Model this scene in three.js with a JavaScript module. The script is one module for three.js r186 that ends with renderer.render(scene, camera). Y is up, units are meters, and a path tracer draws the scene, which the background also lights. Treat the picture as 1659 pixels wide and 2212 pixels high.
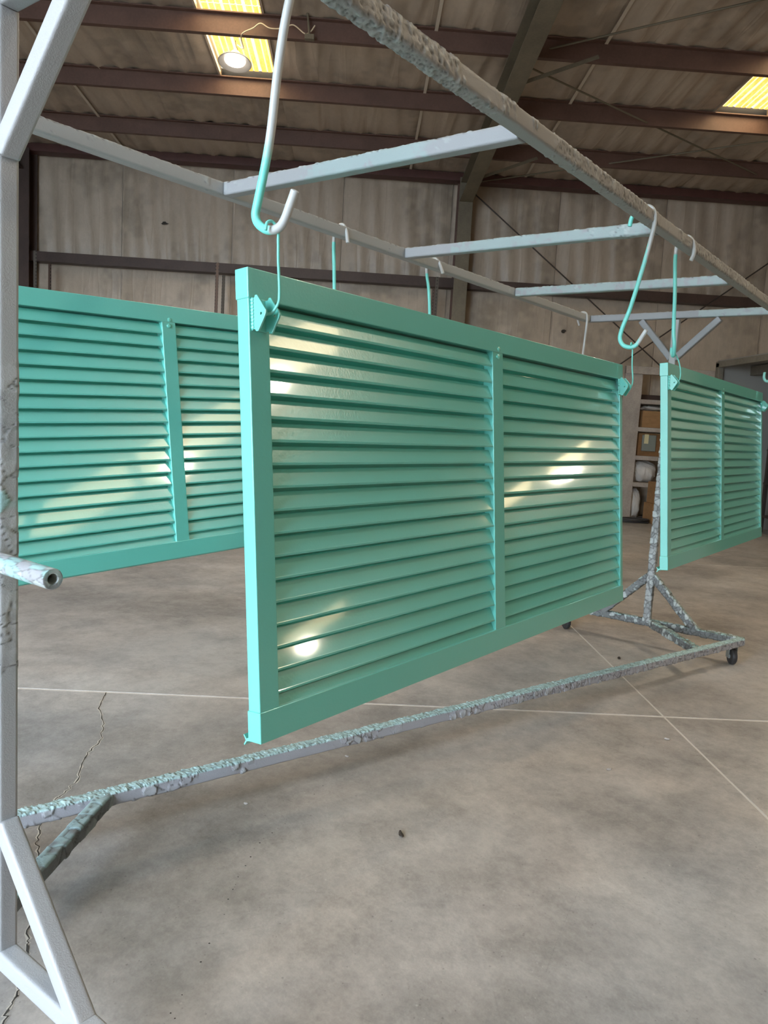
import * as THREE from 'three';
import { RoundedBoxGeometry } from 'three/addons/geometries/RoundedBoxGeometry.js';
import { mergeGeometries } from 'three/addons/utils/BufferGeometryUtils.js';
import { RectAreaLightUniformsLib } from 'three/addons/lights/RectAreaLightUniformsLib.js';

// ------------------------------------------------------------------ camera, sky, light, exposure
const scene = new THREE.Scene();
const renderer = new THREE.WebGLRenderer({ antialias: true });
renderer.toneMapping = THREE.LinearToneMapping;
renderer.toneMappingExposure = 1.0;
renderer.outputColorSpace = THREE.SRGBColorSpace;
renderer.shadowMap.enabled = true;
RectAreaLightUniformsLib.init();

const EYE = 1.372;
const camera = new THREE.PerspectiveCamera(2 * Math.atan(1106 / 1668.5) * 180 / Math.PI, 1659 / 2212, 0.05, 200);
camera.position.set(0, EYE, 0);
{
  const r = new THREE.Vector3(0.99786095, 0.0575047, 0.03109235);
  const u = new THREE.Vector3(-0.05343391, 0.99147514, -0.11883545);
  const f = new THREE.Vector3(0.03766089, -0.11691987, -0.99242703);
  camera.quaternion.setFromRotationMatrix(new THREE.Matrix4().makeBasis(r, u, f.negate()));
}
scene.add(camera);

// pale overcast sky, seen only through the open doorway behind the photographer
scene.background = new THREE.Color().setRGB(0.72, 0.86, 1.0);
scene.backgroundIntensity = 19;

// extents of the metal building: x to the east, z to the south, roof rising southwards
const X0 = -5.75, X1 = 17, Z0 = -13, Z1 = 2.2;
const roofY = (z) => 5.2 + 0.045 * (11.58 + z);        // underside of the purlins
const topY = (z) => roofY(z) + 0.205;                   // insulation above the purlins
const DOOR = { x0: -5.6, x1: -2.1, h: 4.7 };
{
  // daylight entering through the roll-up doorway in the south wall
  const l = new THREE.RectAreaLight(new THREE.Color().setRGB(0.77, 0.9, 1.0), 4, DOOR.x1 - DOOR.x0, DOOR.h - 0.05);
  l.position.set((DOOR.x0 + DOOR.x1) / 2, DOOR.h / 2 + 0.03, Z1 + 0.14);
  l.lookAt(l.position.x, l.position.y, -10);
  l.name = 'doorway_daylight';
  scene.add(l);
}
const SKYLIGHT_LIGHT = 5.5, LAMP_LIGHT = 17;

// ------------------------------------------------------------------ helpers
let seed = 12345;
const rnd = () => { seed = (seed * 1664525 + 1013904223) >>> 0; return seed / 4294967296; };
const rr = (a, b) => a + (b - a) * rnd();
const V = (x, y, z) => new THREE.Vector3(x, y, z);
const clamp = (x, a = 0, b = 1) => Math.min(b, Math.max(a, x));
const mix = (a, b, t) => a + (b - a) * t;
const smooth = (a, b, x) => { const t = clamp((x - a) / (b - a)); return t * t * (3 - 2 * t); };
const names = {};
function numbered(n) { const k = names[n] = (names[n] ?? -1) + 1; return k ? n + '_' + String(k).padStart(3, '0') : n; }
function shade(o) { o.castShadow = true; o.receiveShadow = true; return o; }
function part(name, geo, mat, parent) { const m = shade(new THREE.Mesh(geo, mat)); m.name = name; parent.add(m); return m; }
function tag(o, label, category, group, kind) {
  o.userData.label = label;
  if (category) o.userData.category = category;
  if (group) o.userData.group = group;
  if (kind) o.userData.kind = kind;
  return o;
}
function top(name, geo, mat) {
  const o = geo ? shade(new THREE.Mesh(geo, mat)) : new THREE.Group();
  o.name = numbered(name); scene.add(o); return o;
}
function struct(name, geo, mat) { const o = top(name, geo, mat); o.name = name; o.userData.kind = 'structure'; return o; }
// texture coordinates in metres, from the main direction of each face
function metric(g0) {
  const g = g0.index ? g0.toNonIndexed() : g0;
  const p = g.attributes.position, n = p.count, uv = new Float32Array(n * 2);
  const a = V(0, 0, 0), b = V(0, 0, 0), c = V(0, 0, 0), e = V(0, 0, 0);
  for (let i = 0; i < n; i += 3) {
    a.fromBufferAttribute(p, i); b.fromBufferAttribute(p, i + 1); c.fromBufferAttribute(p, i + 2);
    e.copy(b).sub(a).cross(c.clone().sub(a));
    const x = Math.abs(e.x), y = Math.abs(e.y), z = Math.abs(e.z);
    for (let k = 0; k < 3; k++) {
      const q = [a, b, c][k], j = (i + k) * 2;
      if (x >= y && x >= z) { uv[j] = q.z; uv[j + 1] = q.y; } else if (y >= z) { uv[j] = q.x; uv[j + 1] = q.z; } else { uv[j] = q.x; uv[j + 1] = q.y; }
    }
  }
  g.setAttribute('uv', new THREE.BufferAttribute(uv, 2));
  return g;
}
function box(x0, x1, y0, y1, z0, z1, r = 0) {
  const w = x1 - x0, h = y1 - y0, d = z1 - z0;
  const g = r ? new RoundedBoxGeometry(w, h, d, 2, Math.min(r, w / 2.01, h / 2.01, d / 2.01)) : new THREE.BoxGeometry(w, h, d);
  g.translate((x0 + x1) / 2, (y0 + y1) / 2, (z0 + z1) / 2);
  return metric(g);
}
// a profile given as [across, up] pairs, swept along +x from 0 to len; "across" points to -z
function sweep(profile, len, holes) {
  const s = new THREE.Shape(profile.map(([x, y]) => new THREE.Vector2(x, y)));
  const g = new THREE.ExtrudeGeometry(s, { depth: len, bevelEnabled: false, curveSegments: 6 });
  g.rotateY(Math.PI / 2);
  return metric(g);
}
function bar(a, b, r, seg = 8) {
  const d = b.clone().sub(a), g = new THREE.CylinderGeometry(r, r, d.length(), seg);
  g.applyQuaternion(new THREE.Quaternion().setFromUnitVectors(V(0, 1, 0), d.clone().normalize()));
  g.translate((a.x + b.x) / 2, (a.y + b.y) / 2, (a.z + b.z) / 2);
  return g;
}
function rod(points, r, seg = 60, sides = 10, closed = false) {
  const c = new THREE.CatmullRomCurve3(points, closed, 'centripetal');
  const g = new THREE.TubeGeometry(c, seg, r, sides, closed);
  if (closed) return g.toNonIndexed();
  const caps = [[0, points[0], c.getTangent(0).negate()], [1, points[points.length - 1], c.getTangent(1)]].map(([, p, t]) => {
    const d = new THREE.SphereGeometry(r, sides, 4, 0, Math.PI * 2, 0, Math.PI / 2);
    d.scale(1, 0.35, 1);
    d.applyQuaternion(new THREE.Quaternion().setFromUnitVectors(V(0, 1, 0), t));
    d.translate(p.x, p.y, p.z); return d.toNonIndexed();
  });
  return mergeGeometries([g.toNonIndexed(), ...caps]);
}

// ------------------------------------------------------------------ noise and textures
function lattice(n) { const a = new Float32Array(n * n); for (let i = 0; i < a.length; i++) a[i] = rnd(); return a; }
function addNoise(out, S, px, py, amp) {
  const a = new Float32Array(px * py); for (let i = 0; i < a.length; i++) a[i] = rnd() * 2 - 1;
  for (let y = 0; y < S; y++) {
    const fy = y / S * py, iy = Math.floor(fy), ty = fy - iy, sy = ty * ty * (3 - 2 * ty), r0 = (iy % py) * px, r1 = ((iy + 1) % py) * px;
    for (let x = 0; x < S; x++) {
      const fx = x / S * px, ix = Math.floor(fx), tx = fx - ix, sx = tx * tx * (3 - 2 * tx), c0 = ix % px, c1 = (ix + 1) % px;
      out[y * S + x] += amp * mix(mix(a[r0 + c0], a[r0 + c1], sx), mix(a[r1 + c0], a[r1 + c1], sx), sy);
    }
  }
}
function fbm(S, list) { const o = new Float32Array(S * S); for (const [px, py, amp] of list) addNoise(o, S, px, py, amp); return o; }
function texture(S, fn, srgb, repeat) {
  const d = new Uint8Array(S * S * 4);
  for (let i = 0; i < S * S; i++) { const c = fn(i, i % S, (i / S) | 0); d[i * 4] = clamp(c[0]) * 255; d[i * 4 + 1] = clamp(c[1]) * 255; d[i * 4 + 2] = clamp(c[2]) * 255; d[i * 4 + 3] = 255; }
  const t = new THREE.DataTexture(d, S, S);
  t.wrapS = t.wrapT = THREE.RepeatWrapping; t.magFilter = THREE.LinearFilter; t.minFilter = THREE.LinearMipmapLinearFilter; t.generateMipmaps = true;
  if (srgb) t.colorSpace = THREE.SRGBColorSpace;
  t.repeat.set(repeat, repeat); t.needsUpdate = true;
  return t;
}
const toS = (x) => (x <= 0.0031308 ? 12.92 * x : 1.055 * Math.pow(x, 1 / 2.4) - 0.055);
const grey = (v) => [v, v, v];

const peelN = fbm(512, [[64, 64, 0.5], [128, 128, 0.35], [24, 24, 0.5]]);
const peelTex = texture(512, (i) => grey(0.5 + 0.33 * peelN[i]), false, 4);            // 25 cm tile
const grainN = fbm(512, [[32, 32, 0.3], [128, 128, 0.4], [256, 256, 0.6]]);
const grainTex = texture(512, (i) => grey(0.5 + 0.33 * grainN[i]), false, 3);

// concrete: coarse mottling, fine grain, scratches and specks
const CS = 2048;
const conN = fbm(CS, [[6, 6, 0.35], [13, 13, 0.3], [29, 31, 0.24], [64, 60, 0.22], [150, 150, 0.2], [400, 400, 0.16], [1024, 1024, 0.14]]);
const conTint = fbm(CS, [[5, 4, 0.6], [17, 15, 0.4]]);
const scratch = new Float32Array(CS * CS);
for (let k = 0; k < 520; k++) {
  let x = rnd() * CS, y = rnd() * CS, a = rnd() < 0.6 ? rr(-0.5, 0.5) : rr(0, 6.28), bend = rr(-0.002, 0.002), v = rnd() < 0.6 ? rr(-0.16, -0.05) : rr(0.03, 0.1);
  const n = rr(30, 300);
  for (let s = 0; s < n; s++) { x += Math.cos(a); y += Math.sin(a); a += bend; if (rnd() < 0.75) scratch[((y + CS * 4) | 0) % CS * CS + ((x + CS * 4) | 0) % CS] += v * (0.4 + rnd()); }
}
for (let k = 0; k < 2600; k++) {
  const x = rnd() * CS | 0, y = rnd() * CS | 0, R = rnd() < 0.92 ? 1 : 2, v = rnd() < 0.7 ? rr(-0.3, -0.08) : rr(0.1, 0.3);
  for (let j = -R; j <= R; j++) for (let i = -R; i <= R; i++) if (i * i + j * j <= R * R) scratch[((y + j + CS) % CS) * CS + (x + i + CS) % CS] += v;
}
const conTex = texture(CS, (i) => {
  const v = 0.8 * (1 + 0.4 * conN[i] + scratch[i] * 1.2), t = conTint[i] * 0.035;
  return [toS(v * (1 + t)), toS(v), toS(v * (1 - t))];
}, true, 1 / 3.1);
const conBump = texture(1024, (i, x, y) => grey(0.5 + 0.4 * conN[(y * 2) * CS + x * 2] + 0.5 * scratch[(y * 2) * CS + x * 2]), false, 1 / 3.1);

// vinyl facing of the insulation: vertical streaks, smears and puckers
const WS = 1024;
const wallN = fbm(WS, [[5, 3, 0.3], [9, 7, 0.3], [26, 14, 0.24], [70, 40, 0.18], [180, 130, 0.14]]);
const wallStain = fbm(WS, [[4, 4, 0.5], [9, 9, 0.35], [30, 30, 0.2]]);
const wallTex = texture(WS, (i) => { const v = 0.84 + 0.17 * wallN[i] - 0.2 * smooth(0.1, 0.6, wallStain[i]); return [toS(v), toS(v * 0.985), toS(v * 0.96)]; }, true, 1 / 2.6);
const wrinkN = fbm(WS, [[16, 2, 0.5], [34, 3, 0.4], [70, 5, 0.22], [8, 6, 0.3]]);
const wrinkTex = texture(WS, (i) => { const r = 1 - Math.abs(wrinkN[i]) * 1.5; return grey(clamp(0.25 + 0.5 * Math.pow(clamp(r), 3) + 0.2 * wallN[i])); }, false, 1 / 2.6);

const steelN = fbm(512, [[6, 6, 0.5], [20, 12, 0.3], [80, 80, 0.3]]);
const steelTex = texture(512, (i) => { const v = 0.8 + 0.22 * steelN[i]; return [toS(v), toS(v), toS(v)]; }, true, 0.8);
const cardN = fbm(256, [[4, 60, 0.4], [12, 12, 0.5]]);
const cardTex = texture(256, (i) => { const v = 0.85 + 0.14 * cardN[i]; return [toS(v), toS(v), toS(v)]; }, true, 2);

const std = (rgb, o = {}) => new THREE.MeshStandardMaterial({ color: new THREE.Color().setRGB(...rgb), roughness: 0.6, ...o });
const phys = (rgb, o = {}) => new THREE.MeshPhysicalMaterial({ color: new THREE.Color().setRGB(...rgb), ...o });
const TEAL = [0.148, 0.575, 0.5];
const M = {
  paint: phys(TEAL, { roughness: 0.3, clearcoat: 1, clearcoatRoughness: 0.06, bumpMap: peelTex, bumpScale: 0.00026 }),
  weld: phys([0.16, 0.62, 0.53], { roughness: 0.25, clearcoat: 1, clearcoatRoughness: 0.06 }),
  rack: new THREE.MeshStandardMaterial({ vertexColors: true, roughness: 0.5, bumpMap: grainTex, bumpScale: 0.0006 }),
  hook: new THREE.MeshStandardMaterial({ vertexColors: true, roughness: 0.4 }),
  rubber: std([0.03, 0.03, 0.033], { roughness: 0.55 }),
  zinc: std([0.3, 0.34, 0.34], { roughness: 0.45, metalness: 0.5 }),
  concrete: std([0.52, 0.492, 0.47], { map: conTex, bumpMap: conBump, bumpScale: 0.0016, roughness: 0.62, vertexColors: true }),
  filler: std([0.7, 0.66, 0.62], { roughness: 0.9, bumpMap: grainTex, bumpScale: 0.002 }),
  crackEdge: std([0.56, 0.52, 0.46], { roughness: 0.95 }),
  crackDark: std([0.05, 0.045, 0.04], { roughness: 1 }),
  vinyl: std([0.56, 0.47, 0.38], { map: wallTex, bumpMap: wrinkTex, bumpScale: 0.007, roughness: 0.42 }),
  tape: std([0.6, 0.53, 0.44], { roughness: 0.4 }),
  primer: std([0.15, 0.08, 0.06], { map: steelTex, roughness: 0.55 }),
  primerDark: std([0.075, 0.045, 0.036], { map: steelTex, roughness: 0.55 }),
  primerRed: std([0.1, 0.038, 0.032], { map: steelTex, roughness: 0.55 }),
  olive: std([0.19, 0.16, 0.11], { map: steelTex, roughness: 0.6 }),
  darkSteel: std([0.05, 0.04, 0.035], { roughness: 0.6 }),
  cable: std([0.06, 0.05, 0.045], { roughness: 0.5, metalness: 0.4 }),
  cord: std([0.72, 0.6, 0.42], { roughness: 0.5 }),
  sheetMetal: std([0.5, 0.5, 0.48], { roughness: 0.5 }),
  dustyWood: std([0.46, 0.4, 0.35], { map: steelTex, roughness: 0.8 }),
  cardboard: std([0.36, 0.2, 0.085], { map: cardTex, roughness: 0.8 }),
  cardboardDark: std([0.26, 0.13, 0.05], { map: cardTex, roughness: 0.8 }),
  sack: std([0.6, 0.57, 0.53], { roughness: 0.6, bumpMap: wrinkTex, bumpScale: 0.02 }),
  ink: std([0.03, 0.025, 0.02], { roughness: 0.8 }),
  paper: std([0.62, 0.55, 0.33], { roughness: 0.8 }),
  packet: std([0.2, 0.22, 0.2], { roughness: 0.5 }),
  boothFrame: std([0.26, 0.235, 0.19], { map: steelTex, roughness: 0.6 }),
  boothInside: std([0.32, 0.31, 0.29], { roughness: 0.7 }),
  lampShade: std([0.34, 0.31, 0.28], { roughness: 0.4, emissive: new THREE.Color().setRGB(1, 0.84, 0.7), emissiveIntensity: 0.08 }),
  lampBody: std([0.62, 0.6, 0.58], { roughness: 0.4 }),
  asphalt: std([0.2, 0.195, 0.185], { roughness: 0.9 }),
};

// ------------------------------------------------------------------ the building
// floor: concrete slabs cut by control joints that are filled with pale dust
const floor = struct('floor');
{
  const cuts = { x: [X0 - 0.2, -3.0, 1.58, 6.2, 11.6, X1 + 0.2], z: [Z0 - 0.2, -8.3, -3.63, Z1 + 0.3] };
  const noiseAt = (() => {
    const N = 64, a = lattice(N);
    return (x, y) => { const ix = Math.floor(x), iy = Math.floor(y), tx = x - ix, ty = y - iy, sx = tx * tx * (3 - 2 * tx), sy = ty * ty * (3 - 2 * ty), g = (i, j) => a[((j % N + N) % N) * N + ((i % N + N) % N)]; return mix(mix(g(ix, iy), g(ix + 1, iy), sx), mix(g(ix, iy + 1), g(ix + 1, iy + 1), sx), sy); };
  })();
  const gapX = 0.006, gapZ = 0.0105;
  for (let i = 0; i + 1 < cuts.x.length; i++) for (let j = 0; j + 1 < cuts.z.length; j++) {
    const x0 = cuts.x[i] + gapX, x1 = cuts.x[i + 1] - gapX, z0 = cuts.z[j] + gapZ, z1 = cuts.z[j + 1] - gapZ;
    const near = (i === 1 || i === 2) && (j === 2 || j === 1);
    const step = near ? 0.09 : 0.4, nx = Math.ceil((x1 - x0) / step), nz = Math.ceil((z1 - z0) / step);
    const g = new THREE.BoxGeometry(x1 - x0, 0.15, z1 - z0, nx, 1, nz);
    g.translate((x0 + x1) / 2, -0.075, (z0 + z1) / 2);
    const p = g.attributes.position, col = new Float32Array(p.count * 3), uv = g.attributes.uv;
    for (let k = 0; k < p.count; k++) {
      const x = p.getX(k), z = p.getZ(k);
      uv.setXY(k, x, z);
      // stains: blotches of spilled dust and grime with ragged outlines
      const a = noiseAt(x * 1.1 + 7, z * 1.3 + 3), b = noiseAt(x * 3.7, z * 4.1 + 11), c = noiseAt(x * 9.3 + 5, z * 8.7), d = noiseAt(x * 0.45 + 21, z * 0.5 + 9);
      const stain = smooth(0.6, 0.82, a + 0.35 * (b - 0.5) + 0.25 * (c - 0.5));
      const pale = smooth(0.62, 0.85, noiseAt(x * 1.7 + 31, z * 1.5 + 17) + 0.4 * (b - 0.5));
      const v = (0.93 + 0.14 * (b - 0.5) + 0.1 * (c - 0.5) + 0.14 * (d - 0.5)) * (1 - 0.2 * stain) * (1 + 0.12 * pale);
      const warm = (noiseAt(x * 0.6 + 3, z * 0.7 + 40) - 0.5) * 0.09;
      col[k * 3] = v * (1 + warm); col[k * 3 + 1] = v; col[k * 3 + 2] = v * (1 - warm);
    }
    g.setAttribute('color', new THREE.BufferAttribute(col, 3));
    part('concrete_slab', g, M.concrete, floor);
  }
  for (const x of cuts.x.slice(1, -1)) part('joint_filler', box(x - gapX - 0.001, x + gapX + 0.001, -0.1, -0.0015, Z0, Z1), M.filler, floor);
  for (const z of cuts.z.slice(1, -1)) part('joint_filler', box(X0, X1, -0.1, -0.0016, z - gapZ - 0.001, z + gapZ + 0.001), M.filler, floor);
  // cracks: a jagged dark line inside crumbled pale edges
  function ribbon(pts, w, y) {
    const pos = [], idx = [];
    pts.forEach(([x, z], i) => {
      const [ax, az] = pts[Math.max(0, i - 1)], [bx, bz] = pts[Math.min(pts.length - 1, i + 1)], l = Math.hypot(bx - ax, bz - az) || 1, nx = -(bz - az) / l, nz = (bx - ax) / l, h = w * rr(0.4, 1);
      pos.push(x + nx * h, y, z + nz * h, x - nx * h * rr(0.4, 1), y, z - nz * h * rr(0.4, 1));
      if (i) { const k = i * 2; idx.push(k - 2, k - 1, k, k - 1, k + 1, k); }
    });
    const g = new THREE.BufferGeometry();
    g.setAttribute('position', new THREE.Float32BufferAttribute(pos, 3)); g.setIndex(idx); g.computeVertexNormals();
    if (g.attributes.normal.getY(0) < 0) { const ix = g.index.array; for (let i = 0; i < ix.length; i += 3) { const t = ix[i]; ix[i] = ix[i + 1]; ix[i + 1] = t; } g.computeVertexNormals(); }
    return g;
  }
  function jag(pts, n, amp) {
    const out = [];
    for (let i = 0; i + 1 < pts.length; i++) for (let k = 0; k < n; k++) { const t = k / n; out.push([mix(pts[i][0], pts[i + 1][0], t) + rr(-amp, amp), mix(pts[i][1], pts[i + 1][1], t) + rr(-amp, amp)]); }
    out.push(pts[pts.length - 1]); return out;
  }
  const crack = jag([[-1.145, -3.62], [-1.118, -3.424], [-1.035, -3.255], [-0.994, -3.079], [-1.005, -2.946], [-0.966, -2.751], [-0.97, -2.626], [-0.987, -2.568], [-0.968, -2.421], [-0.938, -2.312], [-0.9, -2.225], [-0.886, -2.165], [-0.83, -2.03], [-0.786, -1.882], [-0.755, -1.813], [-0.754, -1.797], [-0.736, -1.71], [-0.719, -1.66], [-0.719, -1.597], [-0.7, -1.3], [-0.72, -0.9]], 7, 0.006);
  part('crack', ribbon(crack, 0.0085, 0.0006), M.crackEdge, floor);
  part('crack', ribbon(crack, 0.0036, 0.0011), M.crackDark, floor);
  // hairline with crumbled pits across the middle of the floor
  const hair = jag([[-0.06, -2.755], [-0.2, -2.45], [-0.273, -2.304], [-0.3, -2.0], [-0.35, -1.69], [-0.36, -1.45]], 9, 0.01);
  for (let i = 0; i < hair.length; i++) if (rnd() < 0.6) {
    const r = rr(0.001, 0.0032), g = new THREE.CircleGeometry(r, 6); g.rotateX(-Math.PI / 2); g.scale(1, 1, rr(0.5, 1)); g.translate(hair[i][0], 0.0007, hair[i][1]);
    part('pit', g, M.crackDark, floor);
  }
}

// insulated walls: vinyl-faced blankets between the girts
function blanket(w, h, amp, pleat = 0, all = false) {
  const nx = Math.max(4, Math.round(w / (pleat ? 0.022 : 0.12))), ny = Math.max(4, Math.round(h / 0.25)), g = new THREE.PlaneGeometry(w, h, nx, ny), p = g.attributes.position, ph = rr(0, 6);
  for (let i = 0; i < p.count; i++) {
    const x = p.getX(i), y = p.getY(i), ex = 1 - Math.pow(Math.abs(x) / (w / 2), 6), ey = 1 - Math.pow(Math.abs(y) / (h / 2), 8);   // pinned along the edges
    p.setZ(i, amp * ex * ey * (0.7 + 0.3 * Math.sin(x * 9 + ph) * Math.cos(y * 1.3 + ph)) + 0.012 * ex * Math.sin(x * 23 + y * 2 + ph));
    if (pleat) {   // folds gathered where the facing is tucked under the steel
      const f = all ? 0.25 + 0.75 * noise3(x * 1.1 + ph, y * 0.6, ph) : smooth(h / 2 - 0.8, h / 2, y) * (0.3 + noise3(x * 1.5 + ph, 3, ph)), q = noise3(x * 11 + (all ? 1.2 : 2.6) * y * (noise3(x * 0.8, ph, 2) - 0.5) * 4 + ph * 7, y * 0.7, ph);
      p.setZ(i, p.getZ(i) + pleat * ex * f * Math.pow(1 - Math.abs(2 * q - 1), 2));
    }
  }
  g.computeVertexNormals();
  const uv = g.attributes.uv, ox = rr(0, 3), oy = rr(0, 3);
  for (let i = 0; i < p.count; i++) uv.setXY(i, p.getX(i) + ox, p.getY(i) + oy);
  return g;
}
function wallGroup(name, geos) { const w = struct(name); for (const g of geos) part('metal_sheet', g, M.sheetMetal, w); return w; }
const HIGH = 6.6;
const wallN_ = wallGroup('wall_north', [box(X0 - 0.2, X1 + 0.2, 0, 5.6, Z0 - 0.3, Z0 - 0.12)]);
{
  const y1 = topY(Z0);
  for (let k = 0, x = X0; x < X1; k++, x += 1.77) {
    const w = Math.min(1.752, X1 - x);
    for (const [a, b] of [[3.6, y1 - 0.02], [0.02, 3.6]]) {
      const m = part('insulation_blanket', blanket(w, b - a - 0.01, 0.05, a > 3 ? 0.034 : 0), M.vinyl, wallN_);
      m.position.set(x + w / 2, (a + b) / 2, Z0 - 0.05);
    }
    part('seam', box(x - 0.012, x + 0.012, 0, y1 - 0.02, Z0 - 0.07, Z0 - 0.045), M.vinyl, wallN_);
  }
  for (const [x, y, sx, sy] of [[-3.3, 4.32, 0.07, 0.03], [3.3, 3.02, 0.05, 0.03]]) {
    const g = new THREE.CircleGeometry(1, 9), p = g.attributes.position; for (let i = 1; i < p.count; i++) { const k = rr(0.5, 1.2); p.setXY(i, p.getX(i) * k * sx, p.getY(i) * k * sy); }
    const m = part('tear', g, M.crackDark, wallN_); m.position.set(x, y, Z0 + 0.012);
  }
}
const wallW = wallGroup('wall_west', [box(X0 - 0.3, X0 - 0.12, 0, HIGH, Z0 - 0.3, Z1 + 0.3)]);
for (let z = Z0; z < Z1; z += 1.8) for (const [a, b] of [[3.6, 0], [0.02, 3.6]]) {
  const w = Math.min(1.795, Z1 - z), hi = b || topY(z) - 0.03, m = part('insulation_blanket', blanket(w, hi - a - 0.01, 0.06), M.vinyl, wallW);
  m.rotation.y = Math.PI / 2; m.position.set(X0 - 0.06, (a + hi) / 2, z + w / 2);
}
const wallE = wallGroup('wall_east', [box(X1 + 0.02, X1 + 0.2, 0, HIGH, Z0 - 0.3, Z1 + 0.3)]);
part('wall_lining', box(X1 - 0.02, X1 + 0.02, 0.01, 5.9, Z0, Z1), M.vinyl, wallE);
const wallS = wallGroup('wall_south', [
  box(X0 - 0.3, DOOR.x0, 0, HIGH, Z1 + 0.02, Z1 + 0.22), box(DOOR.x1, X1 + 0.2, 0, HIGH, Z1 + 0.02, Z1 + 0.22), box(DOOR.x0, DOOR.x1, DOOR.h, HIGH, Z1 + 0.02, Z1 + 0.22)]);
part('wall_lining', box(DOOR.x1 + 0.1, X1, 0.01, 6.1, Z1 - 0.02, Z1 + 0.02), M.vinyl, wallS);
part('wall_lining', box(DOOR.x0 - 0.1, DOOR.x1 + 0.1, DOOR.h + 0.1, 6.1, Z1 - 0.02, Z1 + 0.02), M.vinyl, wallS);
{
  const d = struct('door_1');
  part('door_jamb', box(DOOR.x0 - 0.1, DOOR.x0, 0, DOOR.h + 0.1, Z1 - 0.06, Z1 + 0.24, 0.01), M.primer, d);
  part('door_jamb', box(DOOR.x1, DOOR.x1 + 0.1, 0, DOOR.h + 0.1, Z1 - 0.06, Z1 + 0.24, 0.01), M.primer, d);
  part('door_head', box(DOOR.x0 - 0.1, DOOR.x1 + 0.1, DOOR.h, DOOR.h + 0.1, Z1 - 0.06, Z1 + 0.24, 0.01), M.primer, d);
  const y = DOOR.h + 0.45, g = new THREE.CylinderGeometry(0.26, 0.26, DOOR.x1 - DOOR.x0 + 0.2, 24); g.rotateZ(Math.PI / 2); g.translate((DOOR.x0 + DOOR.x1) / 2, y, Z1 - 0.32);
  part('door_roll', g, M.sheetMetal, d);
  const ground = struct('ground_outside', box(-30, 30, -0.2, -0.03, Z1 + 0.3, 60), M.asphalt);
}

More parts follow.
